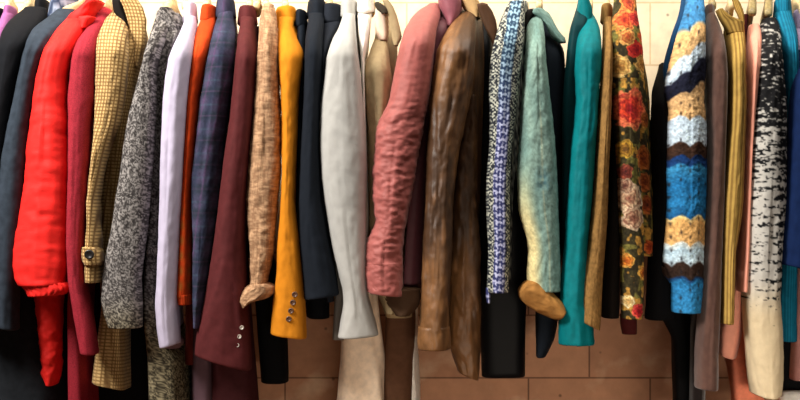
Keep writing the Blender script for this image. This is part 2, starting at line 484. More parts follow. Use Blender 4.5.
FLOWERS = [  # (x, y, radius, outer, middle, heart)
    (627, 110, 19, (236, 128, 84), (224, 70, 44), (140, 28, 34)), (632, 52, 9, (212, 62, 46), (186, 40, 38), (120, 20, 30)), (622, 22, 11, (230, 150, 78), (206, 86, 44), (150, 40, 30)),
    (633, 20, 8, (214, 84, 56), (190, 46, 40), (120, 24, 28)), (617, 68, 11, (224, 184, 112), (206, 160, 84), (160, 104, 50)), (640, 66, 9, (216, 170, 96), (190, 138, 70), (130, 84, 40)),
    (624, 40, 8, (226, 172, 96), (204, 122, 60), (150, 60, 36)), (626, 5, 9, (220, 140, 70), (190, 80, 46), (130, 40, 30)), (644, 158, 12, (206, 116, 50), (176, 84, 34), (110, 50, 26)),
    (645, 182, 10, (196, 112, 52), (166, 80, 36), (110, 50, 26)), (648, 205, 9, (180, 96, 44), (150, 66, 34), (90, 40, 24)), (626, 198, 14, (226, 196, 158), (206, 166, 130), (126, 76, 60)),
    (630, 218, 12, (224, 194, 160), (200, 158, 124), (120, 70, 56)), (622, 186, 8, (204, 172, 140), (170, 130, 104), (96, 56, 46)), (624, 260, 7, (236, 178, 84), (222, 132, 48), (170, 80, 30)),
    (641, 272, 7, (238, 180, 80), (224, 128, 44), (160, 70, 30)), (650, 247, 7, (214, 108, 46), (186, 70, 34), (120, 40, 24)), (635, 309, 7, (222, 90, 70), (200, 44, 46), (130, 22, 30)), (625, 300, 6, (238, 222, 170), (226, 190, 120), (190, 140, 80)),
    (622, 150, 9, (206, 160, 58), (170, 120, 44), (90, 60, 30)), (648, 120, 8, (190, 110, 50), (150, 76, 36), (90, 46, 26)), (622, 172, 7, (150, 74, 54), (120, 52, 42), (70, 30, 28)), (640, 38, 6, (224, 120, 60), (200, 80, 46), (150, 50, 30))]
def pat_floral(px, y, dx, P, Q):
    base = mix((44, 38, 28), (74, 66, 36), fbm(px * 0.25, y * 0.25, 5, 3))
    lf = sstep(0.56, 0.66, fbm(px * 0.16 + 4, y * 0.13, 15, 2))
    base = mix(base, (128, 120, 58), 0.85 * lf)
    lf2 = sstep(0.60, 0.68, fbm(px * 0.2 + 14, y * 0.16 + 8, 25, 2))
    base = mix(base, (206, 150, 66), 0.85 * lf2)
    for i, (fx, fy, r, a, b, c) in enumerate(FLOWERS):
        ddx, ddy = px - fx, (y - fy) * 0.92
        rr = np.hypot(ddx, ddy); an = np.arctan2(ddy, ddx)
        R = r * (0.95 + 0.06 * np.cos(5 * an + i) + 0.04 * np.cos(9 * an + 2 * i))
        q = rr / R + 0.34 * (fbm(px / 3.2, y / 3.2, 40 + i, 2) - 0.5)
        ring = 0.5 + 0.5 * np.cos(2 * PI * (2.6 * q + an / (2 * PI) + 0.25 * np.cos(3 * an)))
        col = mix(mix(c, b, sstep(0.0, 0.45, q)), a, sstep(0.4, 0.9, q))
        col = mix(col, np.array(c) * 0.85 + np.array(b) * 0.15, 0.85 * ring ** 3 * sstep(1.0, 0.8, q))
        base = mix(base, col, sstep(1.03, 0.93, q))
    return base * (0.62 + 0.62 * fbm(px / 1.5, y / 1.5, 77, 2))[..., None]

GR = 'hangers along the rail'
# ================= left end of the rail
g, m, p, k = garment('jacket', 'sliver of a black jacket cut off by the left edge, before a purple collar', 'jacket', (14, 15, 17),
    S=[(18, -8, 4), (30, -14, 4), (60, -22, 2), (110, -30, -1), (200, -36, -3), (320, -38, -6)], collar=(-10, 6, 10, 24))
g, m, p, k = garment('top', 'purple top showing only its collar at the far left end of the rail', 'top', (150, 90, 140),
    S=[(14, 4, 13), (26, 0, 11), (45, -6, 6), (80, -12, 2), (160, -16, -2), (250, -16, -4)], collar=(5, 16, 8, 20), hanglabel='pale hanger holding the purple top at the far left', ycol=0.1, d=0.03)
g, m, p, k = garment('blazer', 'plain black blazer with smooth shoulder, left of the slate blue jacket', 'blazer', (19, 20, 24),
    S=[(8, 26, 46), (16, 16, 46), (24, 8, 42), (34, 3, 36), (50, 0, 27), (80, -3, 19), (110, -5, 13), (150, -8, 7), (200, -10, 3), (280, -14, 0), (328, -16, -3)],
    collar=(36, 49, 1, 15), hkw=dict(half=0.105, fall=0.046, th=0.0095), hanglabel='pale hanger tip between the purple top and the black blazer', hang=30, skw=dict(tilt=2))
g, m, p, k = garment('jacket', 'dark slate blue jacket with speckled denim collar beside the red padded jacket', 'jacket', (50, 58, 68),
    S=[(10, 58, 76), (20, 46, 72), (30, 32, 62), (42, 27, 52), (60, 23, 44), (80, 19, 39), (100, 15, 36), (125, 9, 33), (155, 3, 29.5), (200, -2, 25), (250, -4, 20), (300, -5, 18), (326, -4, 17.5)],
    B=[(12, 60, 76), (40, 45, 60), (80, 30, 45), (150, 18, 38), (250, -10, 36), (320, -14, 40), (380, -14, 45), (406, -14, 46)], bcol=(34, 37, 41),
    hkw=dict(half=0.105, fall=0.046, th=0.0095), hanglabel='pale hanger between the slate blue jacket and the red jacket', hang=86, skw=dict(tilt=3), mottle=0.2)
def pat_specks(px, y, dx, P, Q):
    return mix((52, 62, 84), (150, 158, 176), sstep(0.6, 0.75, vnoise(px / 1.6, y / 1.6, 3)))
v, f, c = collar_mesh(57, 80, -1, 17, colf=pat_specks, k=k, drop=3, slope=-4)
link_mesh('collar', v, f, fabric('speckled_denim'), g, c)['label'] = 'speckled denim collar'

# red padded jacket
g, m, p, k = garment('padded_jacket', 'bright red padded jacket with gathered cuff, the second sleeve hanging below', 'jacket', (240, 38, 32),
    S=[(12, 76, 97), (20, 66, 95), (30, 58, 86), (40, 52, 80), (50, 46, 76), (60, 42.5, 72.5), (80, 37.5, 69), (100, 34.5, 69), (125, 31.5, 70), (150, 28.5, 71), (175, 26, 71.5), (200, 23, 70.5), (225, 18.5, 69.5), (250, 14, 69), (268, 13.5, 68), (278, 16, 66), (284, 19, 67)],
    B=[(14, 80, 98), (40, 74, 88), (80, 56, 76), (150, 48, 74), (250, 40, 72), (288, 38, 70)],
    skw=dict(nt=80, wrinkle=0.0042, fold=0.004, wx_=0.035, wy_=0.11, ry=0.062, wr=(30, 140)), rough=0.65, sheen=0.0, mottle=0.06, weave=400, spec=0.25,
    hanglabel='pale hanger inside the red padded jacket', hang=101)
piece('cuff', [(282, 19, 69), (286, 23, 72), (290, 27, 71.5), (294, 30, 66)], m, g, 0.0, 0.056, fold=0.003, wrinkle=0.004, rib=26, ribamp=0.0012, lining=0.03, tilt=-1, nt=104)
piece('collar', [(2, 88, 104), (8, 80, 99), (14, 73, 97), (21, 66, 94), (26, 70, 88)], m, g, 0.10, 0.05, wrinkle=0.006, fold=0.004, wx_=0.2, wy_=0.3)
piece('hood_fold', [(17, 79, 96), (22, 78, 93), (28, 80, 88)], m, g, 0.045, 0.02, wrinkle=0.003)
piece('sleeve', [(284, 36, 64), (300, 36, 63), (320, 38.5, 62), (345, 41, 61.5), (366, 43, 61), (372, 42, 60.5), (379, 45, 59.5), (383, 48, 57)], m, g, 0.10, 0.045, wrinkle=0.006, fold=0.004, wx_=0.1, wy_=0.13, step=1.5)

# crimson blazer
g, m, p, k = garment('blazer', 'crimson tweed blazer between the red padded jacket and the checked coat', 'blazer', (152, 40, 52),
    S=[(14, 97, 110), (22, 94, 109), (30, 87, 104), (40, 80, 100), (50, 75, 98), (62, 72.5, 97), (80, 71, 96.5), (100, 69.5, 96), (125, 70, 91.5), (150, 70.5, 90), (200, 69.5, 87), (250, 68.5, 84.5), (280, 70, 86), (300, 73, 90), (325, 77, 94), (352, 82, 97.5)],
    B=[(16, 100, 112), (60, 84, 98), (120, 76, 92), (250, 68, 84), (290, 64, 80), (320, 63, 79), (350, 63.5, 81), (400, 63.5, 84), (425, 64, 86)],
    collar=(96, 111, 9, 23), ccol=(208, 62, 76), hanglabel='pale hanger above the collar of the crimson tweed blazer', hang=108, mottle=0.3, mscale=350, skw=dict(tilt=1))

# checked coat
S = [(13, 112, 123), (20, 105.5, 126), (30, 101, 128), (40, 98.5, 128.5), (60, 97, 128.5), (80, 96.5, 127), (100, 97, 124.5), (125, 96, 119), (140, 95, 113), (160, 93, 106), (180, 91, 101.5), (200, 89, 98.5), (225, 88, 99), (240, 86.5, 101), (262, 86, 100), (270, 85.5, 101), (281, 86, 100.5)]
g, m, p, k = garment('coat', 'tan brown checked coat with dark button on its cuff tab', 'coat', None, colf=pat_check,
    S=S, B=[(8, 118, 140), (40, 116, 146), (90, 108, 134), (120, 104, 131), (150, 100, 128), (200, 97, 123), (250, 96, 119), (310, 97, 124.5), (350, 92, 125.5), (388, 87, 126.5)],
    skw=dict(nt=190, step=0.9, wrinkle=0.002, fold=0.005), bkw=dict(nt=200, step=1.0, tilt=4), hanglabel='pale hanger inside the tan checked coat', hang=124, mottle=0.05, sheen=0.1, yfront=0.06)
piece('lapel', [(0, 120, 138), (8, 124, 143), (20, 128, 146.5), (32, 131, 146), (45, 133, 144.5), (58, 134, 140), (66, 135.5, 137.5)], m, g, 0.07, 0.012, colf=pat_check, nt=120, step=0.9)
dk = fabric('dark_collar_inside', (26, 22, 20))
piece('collar', [(0, 112, 121), (7, 113, 123), (13, 114, 125), (22, 123, 127.5), (34, 126, 128.5)], dk, g, 0.085, 0.012)['label'] = 'dark patch for shade in the collar hole'
piece('cuff_tab', [(247, 84, 99), (249, 83.5, 101.5), (255, 83, 103), (261, 84, 103.5), (263.5, 86, 102.5)], m, g, -0.012, 0.050, colf=pat_check, nt=120, step=0.8, fold=0.001, wrinkle=0.001)
bt = button(89.3, 254.5, -0.066, 0.0118, black_button, p['sleeve'])

# salt and pepper tweed coat
g, m, p, k = garment('coat', 'grey salt and pepper tweed coat with wide sleeve beside the checked coat', 'coat', None, colf=pat_tweed,
    S=[(12, 158, 173), (20, 155.5, 172), (35, 151, 166), (50, 147, 160), (70, 142, 156.5), (90, 137.5, 156.5), (110, 132, 156.5), (130, 127.5, 155), (150, 124.5, 153.5), (175, 121.5, 152), (200, 116.5, 150), (225, 113, 148), (250, 108, 144.5), (275, 104, 140.5), (298, 102.5, 141.5), (312, 105, 142), (326, 109, 142)],
    B=[(12, 160, 177), (22, 160, 181), (34, 160, 180), (50, 156, 174), (70, 154, 168), (100, 152, 164.5), (150, 148, 162), (200, 146, 161), (250, 142, 159.5), (300, 140, 158), (330, 141, 160), (360, 142, 178), (400, 142.5, 181), (425, 143, 182)],
    skw=dict(nt=150, step=1.0, fold=0.006), bkw=dict(nt=150, step=1.2), yfront=0.035, bsh=30, hang=172, hkw=dict(half=0.105, fall=0.046, th=0.0095), hanglabel='pale hanger standing above the grey tweed coat', mottle=0.05, weave=500, bump=0.5)
piece('collar', [(9, 161, 172), (14, 157, 176), (22, 156, 180), (30, 158, 181), (38, 164, 180)], m, g, 0.09, 0.04, colf=pat_tweed, nt=110, step=1)
piece('pocket_flap', [(246, 147, 158), (250, 147, 158.5), (254, 147, 158.5)], m, g, 0.03, 0.006, colf=pat_tweed)

# lilac shirt jacket
g, m, p, k = garment('shirt', 'pale lilac shirt with open cuff between the grey tweed and orange cardigan', 'shirt', (190, 181, 202),
    S=[(17, 185, 196), (25, 184, 196.5), (35, 180, 195), (45, 175, 194), (60, 169.5, 192.5), (80, 166, 190), (100, 164, 187.5), (150, 162, 184.5), (200, 161, 182.5), (225, 160, 181), (250, 159, 179.5), (275, 158, 178.5), (300, 156.5, 177.5), (325, 158, 178.5), (344, 161, 179.5)],
    collar=(183.5, 197, 4, 22), hang=186, hanglabel='pale hanger above the lilac collar', skw=dict(fold=0.005, tilt=-2, lining=0.02, ry=0.052), mottle=0.04, collar_kw=dict(drop=5))
cuff_shade = fabric('cuff_opening_shade', (120, 92, 96))
piece('cuff', [(336, 165, 181), (340, 163, 184), (344, 163.5, 183.5), (346.5, 166, 180)], cuff_shade, g, 0.045, 0.03)['label'] = 'inside of the open cuff, coloured dark for shade'  # shade inside the cuff opening, painted as a darker piece

# orange cardigan
def pat_orange(px, y, dx, P, Q):
    b = mix((212, 74, 24), (190, 58, 18), fbm(dx * 0.2, y * 0.05, 3))
    chk = sstep(195, 235, y) * (0.5 + 0.5 * np.cos(2 * PI * y / 15)) * (0.5 + 0.5 * np.cos(2 * PI * dx / 9 + 1))
    return mix(b, (120, 110, 46), 0.55 * chk)
g, m, p, k = garment('cardigan', 'burnt orange cardigan, narrow strip between lilac shirt and plaid blazer', 'cardigan', None, colf=pat_orange,
    S=[(16, 203, 216), (25, 199, 215.5), (40, 194, 212), (60, 191, 207), (80, 189, 203.5), (100, 187.5, 199.5), (150, 185, 195), (200, 182, 192.5), (250, 179.5, 192), (296, 177.5, 192)],
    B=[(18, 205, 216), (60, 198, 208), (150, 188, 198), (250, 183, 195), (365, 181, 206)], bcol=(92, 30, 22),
    collar=(201.5, 217, 7, 20), hang=208, hanglabel='pale hanger behind the orange collar', d=0.025, skw=dict(ry=0.045))
piece('cuff', [(294, 177.5, 192), (298, 177.8, 192.3), (303, 179, 192)], fabric('orange_rib', (188, 62, 22)), g, 0.025, 0.044, rib=20, ribamp=0.001, nt=80)

# plaid blazer
g, m, p, k = garment('blazer', 'blue and purple plaid wool blazer beside the burgundy blazer', 'blazer', None, colf=pat_plaid,
    S=[(12, 219, 233), (20, 217, 233.5), (30, 214, 235.5), (42, 211, 235.5), (60, 207, 235), (80, 204, 233.5), (100, 200.5, 231), (150, 195.5, 224), (175, 192.5, 221.5), (200, 192.5, 218.5), (225, 193.5, 215.5), (250, 194, 212), (275, 194, 208), (300, 194, 204), (326, 195, 201)],
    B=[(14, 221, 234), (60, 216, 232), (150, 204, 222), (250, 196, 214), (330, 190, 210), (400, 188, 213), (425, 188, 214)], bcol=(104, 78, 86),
    collar=(216.5, 235, 0, 17), hang=228, hanglabel='pale hanger behind the plaid collar', skw=dict(nt=110, step=1.2, fold=0.005), mottle=0.06, d=0.012)

# burgundy blazer
g, m, p, k = garment('blazer', 'burgundy blazer with three pale buttons at its wide cuff', 'blazer', (84, 34, 35),
    S=[(18, 241, 254), (28, 240, 254.5), (40, 237.5, 256), (60, 236, 258), (80, 234, 257), (100, 232, 255.5), (125, 229, 253.5), (150, 225, 251), (200, 219.5, 247), (250, 213, 246), (300, 205, 247.5), (325, 200, 250), (345, 196, 251), (361, 194.5, 251)],
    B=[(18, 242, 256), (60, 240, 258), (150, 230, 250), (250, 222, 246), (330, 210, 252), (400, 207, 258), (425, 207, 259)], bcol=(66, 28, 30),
    collar=(238.5, 256.5, 8, 24), hang=250, hanglabel='pale hanger behind the burgundy collar', skw=dict(tilt=8, fold=0.005, ry=0.058), rough=0.75)
for bx, by in ((242, 327.5), (239.6, 336.5), (237.5, 345)):
    button(bx, by, -0.041, 0.0052, pearl_button, p['sleeve'])

# long black coat between burgundy and linen
g, m, p, k = garment('coat', 'long black coat hidden between burgundy and linen, only its hem showing', 'coat', (9, 9, 11),
    B=[(26, 257, 263), (60, 252, 262), (100, 249, 260), (200, 243, 256), (250, 246, 268), (300, 252, 284), (384, 258, 287)], d=0.06, hang=258, kfix=0.0, hanglabel='pale hanger above the long black coat')

# linen jacket
g, m, p, k = garment('linen_jacket', 'slubby tan linen jacket with a turned back cuff', 'jacket', None, colf=pat_linen,
    S=[(5, 264.5, 273.5), (9, 262, 275), (15, 261, 276.5), (30, 259, 277.5), (50, 257.5, 278.5), (75, 256, 279.5), (100, 254, 280.5), (125, 252, 281.5), (150, 249, 281.5), (175, 247, 281), (200, 246, 278.5), (225, 248, 276.5), (250, 250, 274.5), (275, 250.5, 269), (292, 250.5, 266)],
    hang=266, hanglabel='pale hanger above the tan linen jacket', ycol=0.11, sh=50, skw=dict(nt=110, step=1.0, wrinkle=0.0035, fold=0.004, wx_=0.08, wy_=0.12), mottle=0.05, weave=500, bump=0.5)
piece('cuff', [(283, 252, 271), (286, 247, 276), (292, 240.5, 276), (297, 237.5, 270), (301, 240.5, 259), (304, 244.5, 251)], m, g, 0.0, 0.058, colf=pat_linen, nt=110, step=0.8, wrinkle=0.004, fold=0.003, tilt=-3, n=2.4)

# mustard blazer
g, m, p, k = garment('blazer', 'mustard yellow blazer with four brown buttons at the cuff', 'blazer', (206, 128, 28),
    S=[(18, 279, 294), (28, 278, 293), (40, 278, 298), (50, 278, 303), (56, 278, 304), (75, 279, 302), (100, 281, 298.5), (125, 282, 297.5), (150, 282, 297), (175, 282, 296.3), (200, 281, 295.5), (218, 280, 297), (235, 278.5, 299), (250, 277, 300.5), (275, 276, 302.5), (300, 273.5, 305), (335, 271, 306.3)],
    B=[(18, 280, 296), (55, 284, 305), (100, 286, 304), (150, 286, 303), (200, 284, 301), (250, 281, 302), (318, 277, 303)],
    collar=(275.5, 296.5, 8.5, 24), hang=285, hanglabel='pale hanger behind the mustard collar', skw=dict(tilt=2.5, fold=0.004, wrinkle=0.002), mottle=0.05, collar_kw=dict(drop=3, slope=-2))
for bx, by in ((294.8, 294.5), (293, 302.5), (291, 310.8), (288.8, 319)):
    button(bx, by, -0.048 , 0.0072, brown_button, p['sleeve'])

# navy pieces
g, m, p, k = garment('blazer', 'dark navy blazer of which a sliver shows right of the mustard collar', 'blazer', (17, 24, 34),
    S=[(18, 297, 305), (40, 298, 306), (80, 298, 307), (150, 297, 305), (250, 297, 306), (300, 300, 308)], B=[(16, 297, 306), (60, 297, 306), (200, 296, 306), (300, 300, 318), (317, 304, 322)], collar=(296, 307, 12, 26), d=0.05, hang=302, kfix=0.02)
g, m, p, k = garment('blazer', 'black navy blazer with wide plain sleeve between mustard and light grey', 'blazer', (23, 28, 36),
    S=[(14, 309, 323), (22, 308, 324), (40, 305.5, 322.5), (60, 305, 322.5), (100, 304, 321), (150, 301, 320), (200, 298.5, 322), (230, 299, 327), (250, 300, 331), (275, 303, 336), (296, 304.5, 339.5)],
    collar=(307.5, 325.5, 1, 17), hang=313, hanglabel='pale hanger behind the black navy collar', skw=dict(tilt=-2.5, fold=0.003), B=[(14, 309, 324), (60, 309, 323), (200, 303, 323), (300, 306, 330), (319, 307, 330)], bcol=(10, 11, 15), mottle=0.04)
g, m, p, k = garment('blazer', 'charcoal blazer with rounded collar directly left of the light grey coat', 'blazer', (28, 32, 40),
    S=[(17, 325, 341), (25, 323, 341.5), (33, 322.5, 337), (45, 322.5, 331), (60, 322.5, 327), (90, 321, 324), (150, 318, 324), (250, 322, 332), (300, 326, 334)], collar=(322.5, 343, 6, 22), d=0.04, hang=330, kfix=0.05,
    hanglabel='pale hanger behind the charcoal collar')

# light grey coat
g, m, p, k = garment('coat', 'light grey wool coat with broad smooth sleeve', 'coat', (176, 174, 169),
    S=[(15, 343, 355), (22, 341, 355.5), (30, 338, 356), (40, 332.5, 357), (50, 328.5, 358), (60, 326, 359.5), (80, 324, 361.5), (100, 321.5, 363), (125, 320, 365), (150, 319.5, 366.3), (175, 321, 366.8), (200, 324, 366.5), (225, 328, 366.3), (245, 331.5, 366.3), (260, 335, 366.3), (275, 339, 366.5), (288, 343, 367), (300, 344, 369), (320, 341, 375), (335, 338, 378.5)],
    B=[(14, 344, 356), (60, 338, 358), (150, 332, 356), (220, 327, 352), (250, 330, 350), (300, 332, 350), (340, 330, 345)], bcol=(128, 126, 122),  # same coat, body grey darkened to paint in shade behind the sleeve
    collar=(341, 357, 1, 17), hang=349, hanglabel='pale hanger behind the light grey collar', skw=dict(nt=80, tilt=-1.5, ry=0.06, fold=0.0035), mottle=0.03, collar_kw=dict(drop=3))

# white shirt, khaki jacket
g, m, p, k = garment('shirt', 'white shirt showing as a bright strip right of the light grey coat', 'shirt', (236, 230, 222),
    S=[(8, 357, 373), (30, 358, 370), (45, 360, 368), (60, 361, 365), (90, 362, 366), (200, 362, 368), (300, 362, 368)], collar=(357, 374, -3, 12), d=0.05, hang=372, kfix=0.0, sheen=0, yfront=0.1,
    hanglabel='pale hanger between the white shirt and the khaki jacket')
g, m, p, k = garment('jacket', 'khaki jacket with pale lapel, half hidden behind the dusty pink jacket', 'jacket', (162, 142, 108),
    S=[(30, 376, 388), (40, 374.5, 388), (50, 370.5, 388.5), (65, 365.5, 390), (80, 363.5, 392), (100, 365, 392), (130, 368, 390), (180, 370, 388), (230, 370, 388), (280, 372, 390), (312, 384, 398)],
    B=[(12, 377, 392), (40, 378, 396), (100, 374, 394), (250, 374, 394), (300, 384, 412), (318, 384, 412)], d=0.045, hang=383, hanglabel='pale hanger inside the khaki jacket')
cream = fabric('pale_shirt_lining', (224, 200, 178))
piece('lining', [(6, 376, 386), (12, 375, 388), (24, 375, 388.5), (36, 375.5, 388.5), (40, 378, 387)], cream, g, 0.10, 0.02)['label'] = 'pale pink lining at the neck'
piece('collar', [(3, 374, 380), (6, 375, 385), (10, 377, 387), (13, 382, 387)], fabric('collar_hole_shade', (66, 58, 48)), g, 0.075, 0.01)['label'] = 'dark patch for shade in the collar hole'  # dark piece painted as the shade in the collar hole
piece('lapel', [(0, 382, 388), (6, 385, 393), (16, 388, 397), (28, 390, 400), (38, 392, 402), (45, 393.5, 398)], m, g, 0.08, 0.010)
rc = fabric('brown_rolled_cuff', (74, 53, 38))
piece('cuff', [(288, 384, 420), (296, 382, 421), (304, 385, 420), (311, 392, 415), (314, 396, 410)], rc, g, 0.02, 0.045, wrinkle=0.005)['label'] = 'brown turned up cuff'

# dusty pink jacket
pinkm = dict(rough=0.55, sheen=0.1, mottle=0.10, spec=0.3)
g, m, p, k = garment('jacket', 'dusty pink casual jacket with crumpled sleeve', 'jacket', (160, 86, 80),
    S=[(5, 429, 440), (10, 419, 441), (18, 411, 440), (30, 404.5, 436.5), (50, 399, 434), (75, 394, 432), (100, 389, 428.5), (112, 384, 426), (120, 379, 424.5), (135, 375, 422), (150, 375.5, 418.5), (175, 372.5, 415), (200, 373, 410.5), (222, 375, 406), (232, 371, 404), (242, 366, 403), (252, 365, 402.5), (270, 364, 402), (280, 365, 402), (292, 366, 402)],
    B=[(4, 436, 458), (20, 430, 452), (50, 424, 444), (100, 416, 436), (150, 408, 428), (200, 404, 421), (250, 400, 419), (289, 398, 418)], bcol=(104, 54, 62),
    hang=448, hanglabel='pale hanger inside the dusty pink jacket', skw=dict(nt=90, step=1.4, wrinkle=0.0058, fold=0.004, wx_=0.10, wy_=0.27, ry=0.062, tilt=2, wr=(85, 135)), yfront=0.05, bsh=30, **pinkm)
mauve = fabric('mauve_collar_cloth', (134, 72, 82), **pinkm)
piece('collar', [(-4, 438, 460), (4, 438, 462), (12, 440, 461), (20, 444, 458), (27, 445, 453)], mauve, g, 0.10, 0.04)
piece('cuff', [(262, 365.5, 402), (270, 364.2, 402.4), (280, 365, 402.4), (293, 367, 402)], m, g, 0.0, 0.064, wrinkle=0.005, fold=0.003, nt=90, wx_=0.15, wy_=0.2, tilt=2, step=1.2)

# brown leather
g, m, p, k = garment('leather_jacket', 'worn brown leather jacket, both sleeve ends hanging', 'jacket', None, colf=pat_leather,
    S=[(10, 463, 477), (16, 458, 477), (22, 453, 477), (30, 447, 477), (40, 441.5, 476.5), (50, 437.5, 476), (75, 434, 474), (100, 430.5, 470), (125, 429, 464), (150, 427.5, 458.5), (200, 425, 453), (250, 422.5, 452), (275, 421.5, 451), (300, 420.5, 449), (325, 419, 449), (347, 418, 449.5)],
    B=[(10, 466, 479), (40, 462, 479), (75, 458, 479), (100, 455, 478), (150, 452, 475), (200, 450, 474), (230, 447, 472), (260, 446, 468), (280, 446, 468)],
    hang=470, hanglabel='pale hanger inside the brown leather jacket', skw=dict(nt=90, step=1.5, wrinkle=0.005, fold=0.007, fx=0.14, wx_=0.08, wy_=0.06, ry=0.055), yfront=0.04, rough=0.45, sheen=0, mottle=0.2, mscale=40, spec=0.4)
piece('sleeve', [(96, 468, 476), (120, 462, 477), (150, 455, 477.5), (200, 452.5, 477), (250, 450.5, 480), (300, 449, 480), (350, 449.5, 479), (374, 457, 478)], m, g, 0.055, 0.043, colf=pat_leather, wrinkle=0.005, fold=0.006, nt=80, tilt=5)
piece('cuff', [(326, 418.5, 449.5), (332, 418, 450), (340, 417.5, 450), (347.5, 418, 450)], m, g, 0.0, 0.057, colf=pat_leather, wrinkle=0.003, fold=0.004, nt=90)
piece('collar', [(0, 460, 478), (6, 462, 480), (12, 466, 481), (18, 472, 480)], fabric('fawn_collar_lining', (196, 160, 112)), g, 0.10, 0.03)['label'] = 'fawn collar lining'

# black coat with flap
g, m, p, k = garment('coat', 'long black leather coat with pointed collar, hem reaching below the patterned jacket', 'coat', (9, 9, 11),
    B=[(10, 476, 488), (40, 478, 492), (75, 478, 492), (130, 476, 500), (180, 476, 520), (230, 477, 527), (290, 479, 527), (378, 480, 525.5)], d=0.05, hang=486, kfix=0.1, rough=0.5, sheen=0, bkw=dict(back=0.30))
piece('collar', [(4, 477, 487), (10, 478, 492), (20, 482, 496), (30, 486, 497.5), (40, 491, 497), (46, 493, 495)], fabric('dark_brown_leather', (74, 50, 34), rough=0.5), g, 0.06, 0.010)['label'] = 'brown pointed collar'

# patterned jacket
g, m, p, k = garment('jacket', 'narrow blue and white geometric woven jacket with black and cream edges', 'jacket', None, colf=pat_geo,
    S=[(2, 509, 523), (10, 505, 524), (20, 500.5, 524), (30, 497.5, 524.3), (40, 494.5, 524), (60, 490.5, 522), (80, 489, 519.5), (100, 489, 517.5), (125, 490, 514.5), (150, 489.5, 511.5), (175, 487, 510.5), (200, 486.5, 510), (225, 487.5, 510), (250, 488.5, 509.5), (275, 487.5, 508.5), (291, 487, 508.5)],
    B=[(0, 512, 526), (40, 508, 525), (100, 502, 518), (200, 494, 510), (280, 492, 508)], hang=518, hanglabel='pale hanger inside the geometric patterned jacket',
    skw=dict(nt=150, step=0.8, fold=0.003), mottle=0.05)
piece('trim', [(288, 486, 491), (296, 486, 490.5), (302, 487, 490)], m, g, 0.0, 0.02, colf=pat_geo)

# denim jacket
g, m, p, k = garment('denim_jacket', 'faded light blue denim jacket with yellowed sleeve and rolled tan cuff', 'jacket', None, colf=pat_denim,
    S=[(15, 531, 541), (20, 528.5, 542.5), (28, 526.5, 543.5), (40, 526, 544.5), (60, 525, 545.5), (80, 523.5, 547.5), (100, 521.5, 550), (125, 520, 553), (150, 518.5, 555.3), (175, 517, 556.5), (200, 518, 557.5), (215, 520, 558), (228, 524, 558.3), (240, 527.5, 558.6), (252, 529, 559), (270, 527, 560), (290, 528, 560)],
    B=[(20, 538, 546), (34, 540, 555), (46, 541, 563), (80, 541, 565), (150, 536, 562), (250, 536, 560), (320, 534, 558), (345, 535, 553), (358, 535, 545)], bcol=(20, 26, 34), hang=540, hanglabel='pale hanger inside the faded denim jacket',  # body coloured near-black to paint the shadow under the sleeve
    skw=dict(nt=120, step=1.0, wrinkle=0.003, fold=0.004), mottle=0.05, weave=700, bump=0.5)
piece('collar', [(9, 533, 543), (13, 531, 549), (18, 541, 552), (24, 545, 555), (31, 548, 559), (38, 552, 565), (42, 558, 566)], m, g, 0.085, 0.012, colf=pat_denim, nt=90, step=0.9)
piece('neck_gap_shade', [(10, 527, 534), (14, 524.5, 536), (20, 524.5, 530), (28, 525, 527.5)], dk, g, 0.09, 0.012)['label'] = 'dark patch for shade in the collar hole'  # shade in the collar gap, painted as a dark piece
tan = fabric('tan_cuff_lining', (160, 112, 58), mottle=0.2)
o = piece('rolled_cuff', [(-4, -8, 6), (-1, -11, 10), (4, -13, 13), (10, -13.5, 14), (20, -12.5, 13), (30, -11, 11.5), (37, -9.5, 10.5), (41, -8, 9), (43, -6, 7)], tan, g, 0.0, 0.052, wrinkle=0.004, fold=0.004, nt=80, step=1.0, lining=0.03)
# swing the roll down to the right
ang = math.radians(-52); me = o.data
org = np.array(g.location)
c0 = np.array([wx(0, 0), 0, wz(18, 0)]); c1 = np.array([wx(540.5, 0), -0.004, wz(298.5, 0)])
for v_ in me.vertices:
    q_ = np.array(v_.co) + org - c0
    X_ = q_[0] * math.cos(-ang) - q_[2] * math.sin(-ang); Z_ = q_[0] * math.sin(-ang) + q_[2] * math.cos(-ang)
    v_.co = Vector(c1 + np.array([X_, q_[1], Z_]) - org)
o['label'] = 'tan rolled back cuff'

# teal
g, m, p, k = garment('jacket', 'plain teal jacket with dark teal front, sleeve reaching lowest mid rail', 'jacket', (2, 112, 118),
    S=[(12, 578.5, 591), (20, 579.5, 596), (28, 579, 599), (38, 577.5, 600.5), (50, 576, 600.5), (70, 574.5, 600.3), (100, 576, 597.5), (125, 574, 596.3), (150, 570.5, 594.5), (200, 567, 591.5), (250, 564, 587), (300, 559.5, 586), (325, 558.5, 592), (343, 558, 594)],
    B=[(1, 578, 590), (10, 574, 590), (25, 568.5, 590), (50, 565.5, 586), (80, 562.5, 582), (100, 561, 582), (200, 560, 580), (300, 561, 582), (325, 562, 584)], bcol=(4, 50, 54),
    hang=590, hanglabel='pale hanger behind the teal collar', skw=dict(fold=0.005, wrinkle=0.002), rough=0.6, yfront=0.03, bsh=25)
piece('collar', [(-3, 578, 587), (4, 577.5, 590), (10, 577, 592), (18, 578, 592), (24, 583, 589)], m, g, 0.09, 0.035)

